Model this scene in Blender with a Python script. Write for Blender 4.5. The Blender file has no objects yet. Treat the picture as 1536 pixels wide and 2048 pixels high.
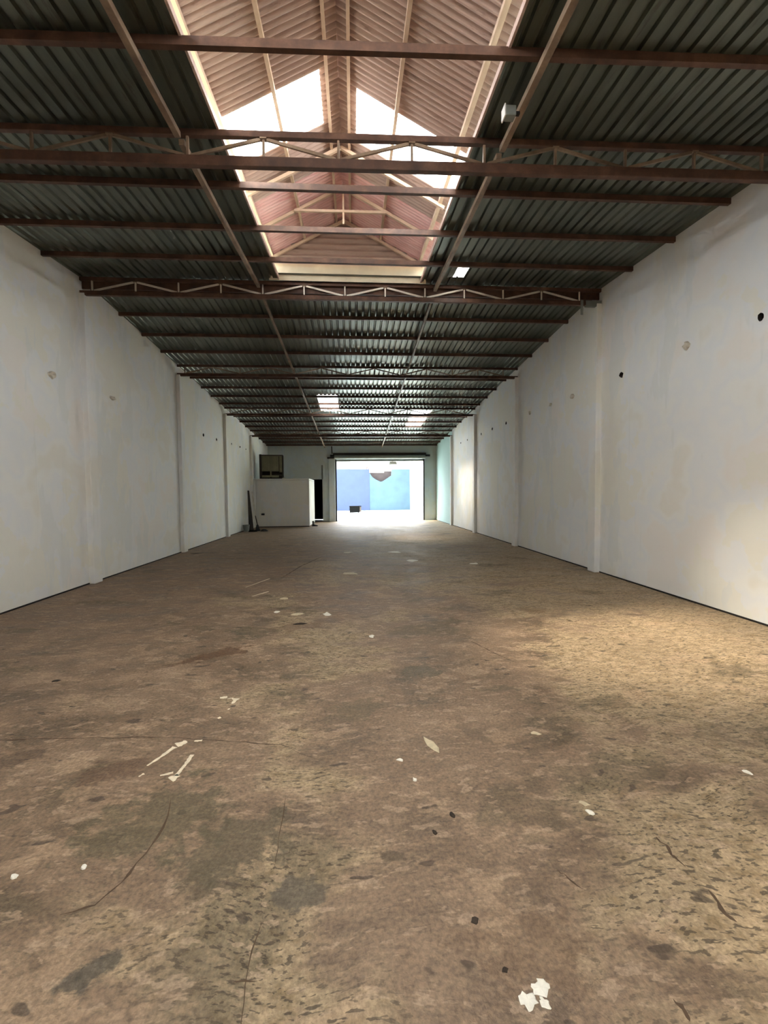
import bpy, bmesh, math, random
from mathutils import Matrix, Vector

scene = bpy.context.scene
col = scene.collection
rnd = random.Random(7)

# ------------------------------------------------------------------ camera
HC = 1.5
FPX = 881.7
YAW, PITCH, ROLL = math.radians(3.965), math.radians(2.464), math.radians(-0.554)
cd = bpy.data.cameras.new('camera')
cam = bpy.data.objects.new('camera', cd)
col.objects.link(cam)
cd.sensor_fit = 'HORIZONTAL'
cd.sensor_width = 36.0
cd.lens = 36.0 * FPX / 1536.0
cd.clip_start, cd.clip_end = 0.05, 400
fw = Vector((math.sin(YAW) * math.cos(PITCH), math.cos(YAW) * math.cos(PITCH), -math.sin(PITCH)))
rt0 = Vector((math.cos(YAW), -math.sin(YAW), 0))
up0 = rt0.cross(fw)
rt = rt0 * math.cos(ROLL) + up0 * math.sin(ROLL)
up = -rt0 * math.sin(ROLL) + up0 * math.cos(ROLL)
m = Matrix((rt, up, -fw)).transposed().to_4x4()
m.translation = (0, 0, HC)
cam.matrix_world = m
scene.camera = cam

# ------------------------------------------------------------------ sky, sun, exposure
SKY = 11.0
SUN = 32.0
world = bpy.data.worlds.new('sky')
scene.world = world
world.use_nodes = True
bg = world.node_tree.nodes['Background']
bg.inputs['Color'].default_value = (0.90, 0.955, 1.0, 1)
bg.inputs['Strength'].default_value = SKY
sd = bpy.data.lights.new('sun', 'SUN')
sd.energy = SUN
sd.color = (1.0, 0.91, 0.76)
sd.angle = math.radians(21)
sun = bpy.data.objects.new('sun', sd)
col.objects.link(sun)
sun.location = (-20, 30, 40)
sun.rotation_euler = Vector((3.6, -0.92, -5.45)).to_track_quat('-Z', 'Y').to_euler()
vs = scene.view_settings
vs.view_transform = 'Standard'
vs.look = 'None'
vs.exposure = 0.95
vs.gamma = 1.0
vs.use_curve_mapping = False
try:
    cy = scene.cycles
    cy.max_bounces = 8
    cy.diffuse_bounces = 5
    cy.glossy_bounces = 2
    cy.transmission_bounces = 6
    cy.transparent_max_bounces = 8
    cy.sample_clamp_indirect = 8.0
    cy.use_denoising = True
    cy.use_adaptive_sampling = True
    cy.adaptive_threshold = 0.12
    cy.adaptive_min_samples = 24
except Exception:
    pass

def portal(name, loc, sx, sy, direction):
    l = bpy.data.lights.new(name, 'AREA')
    l.shape = 'RECTANGLE'
    l.size, l.size_y = sx, sy
    l.cycles.is_portal = True
    o = bpy.data.objects.new(name, l)
    col.objects.link(o)
    o.location = loc
    o.rotation_euler = Vector(direction).to_track_quat('-Z', 'Y').to_euler()
    return o

# ------------------------------------------------------------------ materials
def srgb(r, g, b):
    def f(c):
        c /= 255.0
        return c / 12.92 if c <= 0.04045 else ((c + 0.055) / 1.055) ** 2.4
    return (f(r), f(g), f(b), 1.0)

class NT:
    dim = '3D'
    def __init__(self, name):
        self.m = bpy.data.materials.new(name)
        self.m.use_nodes = True
        self.t = self.m.node_tree
        self.n, self.l = self.t.nodes, self.t.links
        self.bsdf = self.n['Principled BSDF']
        self.out = self.n['Material Output']
        self.co = self.n.new('ShaderNodeTexCoord')
        self.geo = self.n.new('ShaderNodeNewGeometry')
    def link(self, a, b):
        self.l.new(a, b)
    def pos(self):
        return self.geo.outputs['Position']
    def mapping(self, src, scale=(1, 1, 1), rot=(0, 0, 0), loc=(0, 0, 0)):
        n = self.n.new('ShaderNodeMapping')
        n.inputs['Scale'].default_value = scale
        n.inputs['Rotation'].default_value = rot
        n.inputs['Location'].default_value = loc
        self.link(src, n.inputs['Vector'])
        return n.outputs[0]
    def noise(self, src, scale, detail=4, rough=0.55, dist=0.0):
        n = self.n.new('ShaderNodeTexNoise')
        n.noise_dimensions = self.dim
        n.inputs['Scale'].default_value = scale
        n.inputs['Detail'].default_value = detail
        n.inputs['Roughness'].default_value = rough
        n.inputs['Distortion'].default_value = dist
        self.link(src, n.inputs['Vector'])
        return n.outputs['Fac']
    def noisec(self, src, scale, detail=2):
        n = self.n.new('ShaderNodeTexNoise')
        n.noise_dimensions = self.dim
        n.inputs['Scale'].default_value = scale
        n.inputs['Detail'].default_value = detail
        self.link(src, n.inputs['Vector'])
        return n.outputs['Color']
    def ramp(self, src, stops, interp='LINEAR'):
        n = self.n.new('ShaderNodeValToRGB')
        n.color_ramp.interpolation = interp
        e = n.color_ramp.elements
        while len(e) > 1:
            e.remove(e[-1])
        e[0].position = stops[0][0]
        e[0].color = stops[0][1]
        for p, c in stops[1:]:
            x = e.new(p)
            x.color = c
        self.link(src, n.inputs[0])
        return n.outputs[0]
    def mask(self, src, a, b):
        n = self.n.new('ShaderNodeMapRange')
        n.interpolation_type = 'SMOOTHSTEP'
        n.inputs['From Min'].default_value = a
        n.inputs['From Max'].default_value = b
        self.link(src, n.inputs['Value'])
        return n.outputs[0]
    def math(self, op, a, b=None):
        n = self.n.new('ShaderNodeMath')
        n.operation = op
        for i, v in enumerate((a, b)):
            if v is None:
                continue
            if isinstance(v, (int, float)):
                n.inputs[i].default_value = v
            else:
                self.link(v, n.inputs[i])
        return n.outputs[0]
    def mix(self, fac, a, b, blend='MIX'):
        n = self.n.new('ShaderNodeMix')
        n.data_type = 'RGBA'
        n.blend_type = blend
        for key, v in ((0, fac), (6, a), (7, b)):
            if isinstance(v, (int, float)):
                n.inputs[key].default_value = v
            elif isinstance(v, tuple):
                n.inputs[key].default_value = v
            else:
                self.link(v, n.inputs[key])
        return n.outputs[2]
    def sep(self, src):
        n = self.n.new('ShaderNodeSeparateXYZ')
        self.link(src, n.inputs[0])
        return n.outputs
    def bump(self, src, strength, dist=0.01):
        n = self.n.new('ShaderNodeBump')
        n.inputs['Strength'].default_value = strength
        n.inputs['Distance'].default_value = dist
        self.link(src, n.inputs['Height'])
        self.link(n.outputs[0], self.bsdf.inputs['Normal'])
    def set(self, color=None, rough=None, metal=None, spec=None):
        for k, v in (('Base Color', color), ('Roughness', rough), ('Metallic', metal), ('Specular IOR Level', spec)):
            if v is None:
                continue
            if isinstance(v, (int, float, tuple)):
                self.bsdf.inputs[k].default_value = v
            else:
                self.link(v, self.bsdf.inputs[k])
        return self.m

M = {}

def simple(name, c, rough=0.6, metal=0.0, var=0.18, scale=6.0, spec=0.4, bump=0.0):
    t = NT(name)
    n = t.noise(t.pos(), scale, 5, 0.6)
    d = tuple(x * (1 - var) for x in c[:3]) + (1,)
    e = tuple(min(1, x * (1 + var)) for x in c[:3]) + (1,)
    t.set(t.ramp(n, [(0.3, d), (0.7, e)]), rough, metal, spec)
    if bump:
        t.bump(t.noise(t.pos(), scale * 6, 4), bump, 0.005)
    M[name] = t.m
    return t.m

def wall_material(name, base, aqua_from=None):
    t = NT(name)
    p = t.pos()
    warp = t.mapping(p, (0.8, 0.8, 0.8))
    n1 = t.noise(warp, 1.1, 3, 0.55, 0)
    n2 = t.noise(t.mapping(p, (1, 1, 1), (0, 0, 0), (5, 9, 2)), 0.9, 4, 0.6, 0)
    n3 = t.noise(t.mapping(p, (1, 1, 0.35), (0, 0, 0), (11, 3, 7)), 1.6, 4, 0.6, 0)
    b = base
    def k(r, g, bb):
        return (b[0] * r, b[1] * g, b[2] * bb, 1)
    c = t.ramp(n1, [(0.38, k(0.965, 0.94, 0.89)), (0.44, k(0.995, 0.995, 0.985)), (0.50, k(0.955, 0.97, 1.005)), (0.55, k(0.985, 0.985, 0.995)), (0.60, k(1.0, 0.96, 0.935))], 'EASE')
    c = t.mix(t.math('MULTIPLY', t.mask(n2, 0.53, 0.55), 0.75), c, k(0.98, 0.955, 0.87))
    c = t.mix(t.math('MULTIPLY', t.mask(n3, 0.57, 0.60), 0.6), c, k(0.89, 0.91, 0.915))
    # darker towards the foot of the wall, with an irregular edge
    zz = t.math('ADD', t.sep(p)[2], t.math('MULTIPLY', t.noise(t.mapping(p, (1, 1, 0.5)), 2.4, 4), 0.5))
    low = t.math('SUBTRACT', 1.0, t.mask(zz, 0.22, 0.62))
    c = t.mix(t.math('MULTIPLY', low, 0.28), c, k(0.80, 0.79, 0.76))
    streak = t.noise(t.mapping(p, (7, 7, 0.35)), 1.0, 4, 0.6)
    c = t.mix(t.math('MULTIPLY', t.mask(streak, 0.60, 0.72), 0.22), c, k(0.82, 0.81, 0.78))
    if aqua_from is not None:
        y = t.sep(p)[1]
        c = t.mix(t.mask(y, aqua_from, aqua_from + 0.04), c, srgb(152, 176, 171))
    t.set(c, 0.75, 0, 0.25)
    t.bump(t.noise(p, 9, 5, 0.6), 0.10, 0.02)
    M[name] = t.m
    return t.m

wall_material('wall_paint', (0.80, 0.795, 0.775, 1))
wall_material('wall_paint_right', (0.80, 0.795, 0.775, 1), 19.85)
wall_material('wall_paint_far', (0.60, 0.665, 0.69, 1))
wall_material('enclosure_paint', (0.72, 0.71, 0.69, 1))
simple('hole_rubble', srgb(38, 30, 26), 0.95, 0, 0.4, 30)
simple('stub_plaster', srgb(196, 188, 172), 0.9, 0, 0.25, 25)
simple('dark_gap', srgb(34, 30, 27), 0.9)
simple('fascia_board', srgb(214, 200, 172), 0.7, 0, 0.12, 3)
simple('dark_iron', srgb(26, 26, 26), 0.6)
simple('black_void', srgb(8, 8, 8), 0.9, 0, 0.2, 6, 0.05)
simple('shutter_grey', srgb(142, 150, 146), 0.5, 0.2, 0.1)
simple('olive_cupboard', srgb(118, 114, 88), 0.5, 0, 0.2, 5)
simple('dark_frame', srgb(48, 38, 30), 0.6, 0, 0.25, 10)
simple('lit_web_steel', srgb(214, 204, 190), 0.5, 0.2, 0.12, 8)
simple('grey_plastic', srgb(120, 124, 118), 0.55)
simple('white_plastic', srgb(225, 224, 218), 0.5, 0, 0.05)
simple('chip_white', srgb(228, 222, 208), 0.85, 0, 0.1, 40)
simple('chip_tan', srgb(196, 180, 150), 0.9, 0, 0.15, 30)
simple('paint_mark', srgb(220, 204, 178), 0.85, 0, 0.16, 28)
simple('crack_brown', srgb(82, 65, 49), 0.9, 0, 0.2, 12)
simple('dark_chip', srgb(54, 44, 35), 0.9, 0, 0.3, 30)
simple('blue_paint', srgb(40, 51, 78), 0.8, 0, 0.10, 1.2)
simple('pale_blue_paint', srgb(50, 70, 83), 0.8, 0, 0.16, 1.0)
simple('brown_brick', srgb(46, 39, 38), 0.9, 0, 0.25, 2)
simple('yard_white', srgb(150, 149, 145), 0.8, 0, 0.04, 1)
simple('yard_grey_shutter', srgb(84, 83, 79), 0.7, 0, 0.08, 1)
simple('yard_aqua', srgb(66, 96, 90), 0.8, 0, 0.08, 1)
simple('yard_concrete', srgb(160, 175, 180), 0.85, 0, 0.08, 0.8)
simple('red_paint', srgb(90, 40, 36), 0.8)
simple('white_wood', srgb(208, 204, 192), 0.7)

def steel_material():
    t = NT('rust_primer')
    n = t.noise(t.pos(), 5, 6, 0.65)
    c = t.ramp(n, [(0.30, srgb(58, 38, 29)), (0.5, srgb(80, 54, 41)), (0.68, srgb(104, 74, 57))])
    t.set(c, 0.55, 0, 0.4)
    t.bump(t.noise(t.pos(), 40, 3), 0.15, 0.003)
    M['rust_primer'] = t.m
    t = NT('worn_primer')
    c = t.ramp(t.noise(t.pos(), 4, 6, 0.65), [(0.30, srgb(104, 84, 67)), (0.6, srgb(142, 120, 98)), (0.75, srgb(164, 144, 122))])
    t.set(c, 0.5, 0, 0.4)
    M['worn_primer'] = t.m
    t = NT('lantern_primer')
    c = t.ramp(t.noise(t.pos(), 4, 6, 0.65), [(0.30, srgb(204, 176, 154)), (0.7, srgb(226, 202, 180))])
    t.set(c, 0.55, 0, 0.4)
    M['lantern_primer'] = t.m
steel_material()

def sheet_material(name, a, b, metal, rough, stain, scale=(1, 1, 1)):
    t = NT(name)
    p = t.mapping(t.pos(), scale)
    c = t.ramp(t.noise(p, 2.0, 5, 0.6), [(0.3, a), (0.7, b)])
    c = t.mix(t.math('MULTIPLY', t.mask(t.noise(p, 5, 6, 0.7), 0.55, 0.7), 0.55), c, stain)
    t.set(c, rough, metal, 0.5)
    M[name] = t.m

sheet_material('roof_metal', srgb(92, 95, 84), srgb(115, 118, 105), 0.80, 0.36, srgb(74, 68, 56), (3, 0.5, 1))
sheet_material('lantern_metal', srgb(178, 152, 141), srgb(204, 181, 171), 0.0, 0.6, srgb(140, 110, 98), (0.8, 6, 1))
sheet_material('lantern_pink_glow', srgb(232, 184, 182), srgb(242, 206, 204), 0.0, 0.6, srgb(212, 116, 128), (0.6, 9, 1))  # rosy light on the far lantern sheets, put into their colour
sheet_material('gable_metal', srgb(166, 142, 132), srgb(190, 166, 154), 0.0, 0.6, srgb(140, 112, 104), (1, 1, 8))

def translucent(name, ct, cl):
    t = NT(name)
    t.n.remove(t.bsdf)
    tr = t.n.new('ShaderNodeBsdfTransparent')
    tr.inputs['Color'].default_value = (ct, ct, ct * 0.98, 1)
    tl = t.n.new('ShaderNodeBsdfTranslucent')
    tl.inputs['Color'].default_value = (cl, cl, cl * 0.96, 1)
    mx = t.n.new('ShaderNodeMixShader')
    f = t.ramp(t.noise(t.pos(), 3, 4), [(0.3, (0.34, 0.34, 0.34, 1)), (0.7, (0.46, 0.46, 0.46, 1))])
    t.link(f, mx.inputs[0])
    t.link(tr.outputs[0], mx.inputs[1])
    t.link(tl.outputs[0], mx.inputs[2])
    t.link(mx.outputs[0], t.out.inputs[0])
    M[name] = t.m
translucent('translucent_sheet', 0.86, 0.86)
translucent('aged_translucent', 0.27, 0.45)
def diffusing():
    t = NT('diffusing_sheet')
    t.n.remove(t.bsdf)
    tl = t.n.new('ShaderNodeBsdfTranslucent')
    t.link(t.ramp(t.noise(t.pos(), 3, 3), [(0.3, (0.55, 0.55, 0.53, 1)), (0.7, (0.65, 0.65, 0.63, 1))]), tl.inputs['Color'])
    t.link(tl.outputs[0], t.out.inputs[0])
    M['diffusing_sheet'] = t.m
diffusing()

def floor_material():
    t = NT('worn_concrete')
    t.dim = '2D'
    p = t.pos()
    x, y, z = t.sep(p)
    cool = t.noisec(p, 1.6, 1)
    # swirled coordinates so that the patches look trowelled and scraped
    addn = t.n.new('ShaderNodeVectorMath')
    addn.operation = 'MULTIPLY_ADD'
    t.link(cool, addn.inputs[0])
    addn.inputs[1].default_value = (0.16, 0.16, 0)
    t.link(p, addn.inputs[2])
    sw = addn.outputs[0]
    rotp = t.mapping(sw, (1.0, 1.9, 1), (0, 0, math.radians(-38)))
    big = t.noise(p, 0.55, 2, 0.5, 0)
    med = t.noise(rotp, 1.7, 4, 0.62, 0)
    fine = t.noise(rotp, 9.0, 4, 0.72, 0)
    brown = srgb(124, 101, 80)
    brown_d = srgb(102, 83, 65)
    tan = srgb(150, 129, 101)
    c = t.ramp(med, [(0.30, brown_d), (0.46, brown), (0.60, srgb(134, 110, 88)), (0.74, srgb(150, 125, 101))])
    # tan, rougher screed to the right
    side = t.math('ADD', t.math('MULTIPLY', x, 0.16), t.math('MULTIPLY', t.math('SUBTRACT', big, 0.5), 1.9))
    side = t.math('ADD', side, t.math('MULTIPLY', t.math('SUBTRACT', med, 0.5), 1.2))
    smask = t.mask(side, -0.02, 0.30)
    c2 = t.ramp(fine, [(0.32, srgb(128, 106, 76)), (0.5, tan), (0.68, srgb(168, 144, 112))])
    c = t.mix(smask, c, c2)
    # paler crumbled patches
    pale = t.mask(t.noise(t.mapping(sw, (1, 1.6, 1), (0, 0, -0.6), (7, 3, 0)), 2.3, 4, 0.7, 0), 0.57, 0.64)
    c = t.mix(t.math('MULTIPLY', pale, 0.5), c, srgb(168, 140, 112))
    # olive-dark damp patches
    damp = t.mask(t.noise(t.mapping(sw, (1, 1.4, 1), (0, 0, 0.5), (2, 13, 0)), 1.0, 4, 0.6, 0), 0.58, 0.68)
    c = t.mix(t.math('MULTIPLY', damp, 0.55), c, srgb(86, 74, 54))
    # fine speckle and hair-thin scratches
    c = t.mix(t.math('MULTIPLY', t.mask(fine, 0.50, 0.78), 0.35), c, srgb(176, 150, 120))
    fib = t.noise(t.mapping(sw, (22, 62, 1), (0, 0, math.radians(24))), 1.0, 2, 0.6, 0)
    fibm = t.mask(fib, 0.575, 0.635)
    c = t.mix(t.math('MULTIPLY', fibm, t.math('ADD', t.math('MULTIPLY', smask, 0.5), 0.25)), c, srgb(62, 50, 36))
    flake = t.mask(t.noise(t.mapping(sw, (7, 17, 1), (0, 0, math.radians(-42)), (4, 9, 0)), 1.0, 3, 0.65, 0), 0.60, 0.64)
    c = t.mix(t.math('MULTIPLY', flake, 0.42), c, srgb(178, 152, 126))
    pit = t.noise(t.mapping(sw, (5, 11, 1), (0, 0, math.radians(-30)), (3, 1, 0)), 1.0, 2, 0.5, 0)
    pitm = t.mask(pit, 0.72, 0.76)
    c = t.mix(t.math('MULTIPLY', pitm, 0.7), c, srgb(58, 46, 36))
    # individual stains: cx, cy, rx, ry, angle, colour, strength
    stains = [(-1.31, 4.17, 0.34, 0.11, 0.55, srgb(96, 66, 42), 0.8), (0.545, 3.62, 0.16, 0.15, 0.3, srgb(102, 88, 70), 0.8),
              (-0.86, 1.365, 0.075, 0.05, 0.6, srgb(66, 62, 53), 0.75), (0.142, 1.75, 0.05, 0.03, 0.1, srgb(84, 70, 52), 0.7),
              (-0.50, 1.86, 0.26, 0.16, 0.5, srgb(92, 80, 60), 0.75), (-0.92, 2.05, 0.30, 0.26, 0.7, srgb(84, 76, 54), 0.6),
              (-0.23, 1.60, 0.11, 0.08, 0.2, srgb(90, 80, 66), 0.8), (0.0, 3.0, 0.22, 0.13, 0.6, srgb(108, 92, 70), 0.6),
              (-1.32, 2.44, 0.20, 0.11, 0.2, srgb(100, 76, 58), 0.7), (-1.94, 2.59, 0.18, 0.10, 0.2, srgb(94, 74, 58), 0.7),
              (-0.6, 5.0, 0.30, 0.16, 0.4, srgb(110, 84, 64), 0.6), (2.27, 5.36, 0.26, 0.12, -0.3, srgb(122, 96, 70), 0.6),
              (1.80, 2.91, 0.11, 0.06, 0.2, srgb(112, 92, 68), 0.6), (0.55, 1.35, 0.20, 0.15, 0.0, srgb(110, 86, 64), 0.6)]
    wob = t.noise(p, 6, 3, 0.6)
    wobs = t.math('ADD', t.math('MULTIPLY', t.math('SUBTRACT', wob, 0.5), 2.4), t.math('MULTIPLY', t.math('SUBTRACT', fine, 0.5), 1.3))
    for (cx, cyy, rx, ry, an, cc, st) in stains:
        ca, sa = math.cos(an), math.sin(an)
        e = []
        for ux, uy, rr in ((ca, sa, rx), (-sa, ca, ry)):
            dn = t.n.new('ShaderNodeVectorMath')
            dn.operation = 'DOT_PRODUCT'
            t.link(p, dn.inputs[0])
            dn.inputs[1].default_value = (ux / rr, uy / rr, 0)
            q = t.math('SUBTRACT', dn.outputs['Value'], (cx * ux + cyy * uy) / rr)
            e.append(t.math('MULTIPLY', q, q))
        d = t.math('ADD', t.math('SQRT', t.math('ADD', e[0], e[1])), wobs)
        c = t.mix(t.math('MULTIPLY', t.math('SUBTRACT', 1.0, t.mask(d, 0.70, 1.08)), st), c, cc)
    grain = t.noise(p, 60, 2, 0.65)
    c = t.mix(0.55, c, t.ramp(grain, [(0.3, (0.55, 0.55, 0.55, 1)), (0.7, (1.35, 1.35, 1.35, 1))]), 'MULTIPLY')
    rough = t.ramp(med, [(0.3, (0.50, 0.50, 0.50, 1)), (0.7, (0.72, 0.72, 0.72, 1))])
    t.set(c, rough, 0, 0.5)
    t.bump(t.noise(p, 34, 3, 0.7), 0.5, 0.012)
    M['worn_concrete'] = t.m
floor_material()

# ------------------------------------------------------------------ mesh helpers
def link_obj(name, me, mat=None, parent=None, loc=None, rot=None):
    o = bpy.data.objects.new(name, me)
    col.objects.link(o)
    if mat is not None and me is not None and not me.materials:
        me.materials.append(M[mat] if isinstance(mat, str) else mat)
    if loc is not None:
        o.location = loc
    if rot is not None:
        o.rotation_euler = rot
    if parent is not None:
        o.parent = parent
    return o

class MB:
    def __init__(self):
        self.v, self.f = [], []
    def poly(self, pts):
        b = len(self.v)
        self.v += [tuple(p) for p in pts]
        self.f.append(tuple(range(b, b + len(pts))))
        return self
    def box(self, x0, x1, y0, y1, z0, z1):
        b = len(self.v)
        self.v += [(x0, y0, z0), (x1, y0, z0), (x1, y1, z0), (x0, y1, z0), (x0, y0, z1), (x1, y0, z1), (x1, y1, z1), (x0, y1, z1)]
        for q in ((0, 3, 2, 1), (4, 5, 6, 7), (0, 1, 5, 4), (1, 2, 6, 5), (2, 3, 7, 6), (3, 0, 4, 7)):
            self.f.append(tuple(b + i for i in q))
        return self
    def prism(self, prof, fn0, fn1):
        """prof: list of 2-D points; fn0/fn1 map one to 3-D at either end"""
        n = len(prof)
        b = len(self.v)
        self.v += [tuple(fn0(*p)) for p in prof] + [tuple(fn1(*p)) for p in prof]
        for i in range(n):
            j = (i + 1) % n
            self.f.append((b + i, b + j, b + n + j, b + n + i))
        self.f.append(tuple(b + i for i in reversed(range(n))))
        self.f.append(tuple(b + n + i for i in range(n)))
        return self
    def bar(self, a, c, w, h, upv=(0, 0, 1)):
        a, c = Vector(a), Vector(c)
        d = (c - a).normalized()
        u = Vector(upv)
        s = d.cross(u)
        if s.length < 1e-4:
            s = d.cross(Vector((0, 1, 0)))
        s.normalize()
        u = s.cross(d)
        pr = [(-w / 2, -h / 2), (w / 2, -h / 2), (w / 2, h / 2), (-w / 2, h / 2)]
        return self.prism(pr, lambda p, q: a + s * p + u * q, lambda p, q: c + s * p + u * q)
    def rod(self, a, c, r0, r1=None, n=8):
        r1 = r0 if r1 is None else r1
        a, c = Vector(a), Vector(c)
        d = (c - a).normalized()
        s = d.cross(Vector((0, 0, 1)))
        if s.length < 1e-4:
            s = Vector((1, 0, 0))
        s.normalize()
        u = s.cross(d)
        pr = [(math.cos(2 * math.pi * i / n), math.sin(2 * math.pi * i / n)) for i in range(n)]
        return self.prism(pr, lambda p, q: a + (s * p + u * q) * r0, lambda p, q: c + (s * p + u * q) * r1)
    def mesh(self, name):
        me = bpy.data.meshes.new(name)
        me.from_pydata(self.v, [], self.f)
        bm = bmesh.new()
        bm.from_mesh(me)
        bmesh.ops.recalc_face_normals(bm, faces=bm.faces)
        bm.to_mesh(me)
        bm.free()
        return me
    def build(self, name, mat, parent=None, bevel=0.0, loc=None, rot=None):
        o = link_obj(name, self.mesh(name), mat, parent, loc, rot)
        if bevel:
            b = o.modifiers.new('bevel', 'BEVEL')
            b.width = bevel
            b.segments = 2
            b.limit_method = 'ANGLE'
        return o

def empty(name, loc=(0, 0, 0), label=None, cat=None, group=None, kind=None):
    o = bpy.data.objects.new(name, None)
    col.objects.link(o)
    o.location = loc
    o.empty_display_size = 0.2
    return tag(o, label, cat, group, kind)

def tag(o, label=None, cat=None, group=None, kind=None):
    for k, v in (('label', label), ('category', cat), ('group', group), ('kind', kind)):
        if v:
            o[k] = v
    return o

# ------------------------------------------------------------------ dimensions
WL, WR = -4.5, 4.51
Y_BACK, Y_END, Y_RIDGE = -4.6, 23.85, 7.8
def roof(y):
    """underside of the roof sheets"""
    if y < Y_RIDGE:
        return 5.14 - 0.070 * (Y_RIDGE - y)
    return 5.14 - 0.0675 * (y - Y_RIDGE)

# ------------------------------------------------------------------ floor
fm = MB().poly([(WL - 0.2, Y_BACK - 0.2, 0), (WR + 0.2, Y_BACK - 0.2, 0), (WR + 0.2, Y_END + 0.3, 0), (WL - 0.2, Y_END + 0.3, 0)])
fm.poly([(WL - 0.2, Y_BACK - 0.2, -0.15), (WL - 0.2, Y_END + 0.3, -0.15), (WR + 0.2, Y_END + 0.3, -0.15), (WR + 0.2, Y_BACK - 0.2, -0.15)])
floor = fm.build('floor', 'worn_concrete')
tag(floor, 'worn brown concrete floor with scrapes and patches', None, None, 'structure')

# ------------------------------------------------------------------ side walls with real holes knocked in them
def blob(n, rx, ry, jit, r):
    a0 = r.random() * 6.28
    return [(math.cos(a0 + 2 * math.pi * i / n) * rx * (1 + r.uniform(-jit, jit)),
             math.sin(a0 + 2 * math.pi * i / n) * ry * (1 + r.uniform(-jit, jit))) for i in range(n)]

def side_wall(name, x_in, x_out, mat, holes):
    prof = [(Y_BACK, 0), (Y_END, 0), (Y_END, roof(Y_END) + 0.12), (Y_RIDGE, roof(Y_RIDGE) + 0.12), (Y_BACK, roof(Y_BACK) + 0.12)]
    w = MB().prism(prof, lambda a, b: (x_in, a, b), lambda a, b: (x_out, a, b)).build(name, mat)
    w.data.materials.append(M['hole_rubble'])
    sgn = 1 if x_out > x_in else -1
    cut = MB()
    r = random.Random(len(name))
    for (y, z, ry, rz) in holes:
        b = blob(9, ry, rz, 0.22, r)
        cut.prism(b, lambda p, q: (x_in - sgn * 0.05, y + p, z + q), lambda p, q: (x_in + sgn * 0.11, y + p * 0.8, z + q * 0.8))
    co = cut.build('cutter', 'hole_rubble')
    mod = w.modifiers.new('holes', 'BOOLEAN')
    mod.operation = 'DIFFERENCE'
    mod.solver = 'EXACT'
    mod.object = co
    mod.material_mode = 'TRANSFER'
    dg = bpy.context.evaluated_depsgraph_get()
    me = bpy.data.meshes.new_from_object(w.evaluated_get(dg))
    w.modifiers.clear()
    w.data = me
    bpy.data.objects.remove(co)
    w['kind'] = 'structure'
    return w

wall_left = side_wall('wall_left', WL, WL - 0.22, 'wall_paint',
    [(13.78, 3.31, 0.075, 0.055), (15.06, 3.33, 0.075, 0.05), (16.87, 3.38, 0.07, 0.04), (18.11, 3.40, 0.07, 0.04), (19.1, 3.4, 0.07, 0.04)])
wall_left['label'] = 'long white painted left wall with holes and pilasters'
wall_right = side_wall('wall_right', WR, WR + 0.22, 'wall_paint_right',
    [(4.65, 3.40, 0.045, 0.045), (7.19, 3.44, 0.06, 0.055), (12.78, 3.52, 0.06, 0.05), (14.08, 3.54, 0.07, 0.05), (15.31, 3.54, 0.07, 0.05),
     (17.21, 3.56, 0.06, 0.04), (18.26, 3.56, 0.05, 0.035)])
wall_right['label'] = 'long white painted right wall with holes and pilasters'

# knocked-off stubs that still stand a little proud of the plaster
def stub(parent, x, sgn, y, z, ry, rz, seed, mat='stub_plaster'):
    r = random.Random(seed)
    b = blob(9, ry, rz, 0.25, r)
    mb = MB()
    n = len(b)
    mb.v += [(x - sgn * -0.01, y + p, z + q) for p, q in b]
    mb.v += [(x - sgn * r.uniform(0.02, 0.05), y + p * 0.75, z + q * 0.75) for p, q in b]
    for i in range(n):
        mb.f.append((i, (i + 1) % n, n + (i + 1) % n, n + i))
    mb.f.append(tuple(range(n, 2 * n)))
    o = mb.build('wall_stub', mat, parent)
    o['label'] = 'broken plaster stub on the wall'
    return o
for i, (y, z, a, b) in enumerate([(7.03, 3.32, 0.075, 0.06), (8.7, 3.33, 0.09, 0.04)]):
    stub(wall_left, WL, -1, y, z, a, b, 20 + i)
for i, (y, z, a, b) in enumerate([(5.72, 3.44, 0.05, 0.055), (8.82, 3.44, 0.06, 0.05), (9.82, 3.47, 0.05, 0.04), (11.01, 3.5, 0.055, 0.05)]):
    stub(wall_right, WR, 1, y, z, a, b, 40 + i)

PIL = [(7.78, 8.02), (11.8, 12.04), (15.88, 16.12), (19.75, 19.99)]
for (y0, y1) in PIL:
    zt = roof(y0) - 0.27
    MB().box(WL - 0.05, WL + 0.09, y0, y1, 0, zt).build('pilaster', 'wall_paint', wall_left, 0.008)
    MB().box(WR - 0.10, WR + 0.05, y0, y1, 0, zt).build('pilaster', 'wall_paint_right', wall_right, 0.008)

def gap_strip(name, x, s):  # dark strip painting the shadow line along the wall foot
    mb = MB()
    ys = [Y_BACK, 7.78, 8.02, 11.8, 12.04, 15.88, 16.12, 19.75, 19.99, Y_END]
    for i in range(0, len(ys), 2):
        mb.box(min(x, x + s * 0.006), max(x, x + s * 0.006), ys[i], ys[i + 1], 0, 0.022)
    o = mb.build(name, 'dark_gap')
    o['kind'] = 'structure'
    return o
gap_strip('foot_shadow_left', WL, 1)
gap_strip('foot_shadow_right', WR, -1)

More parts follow.
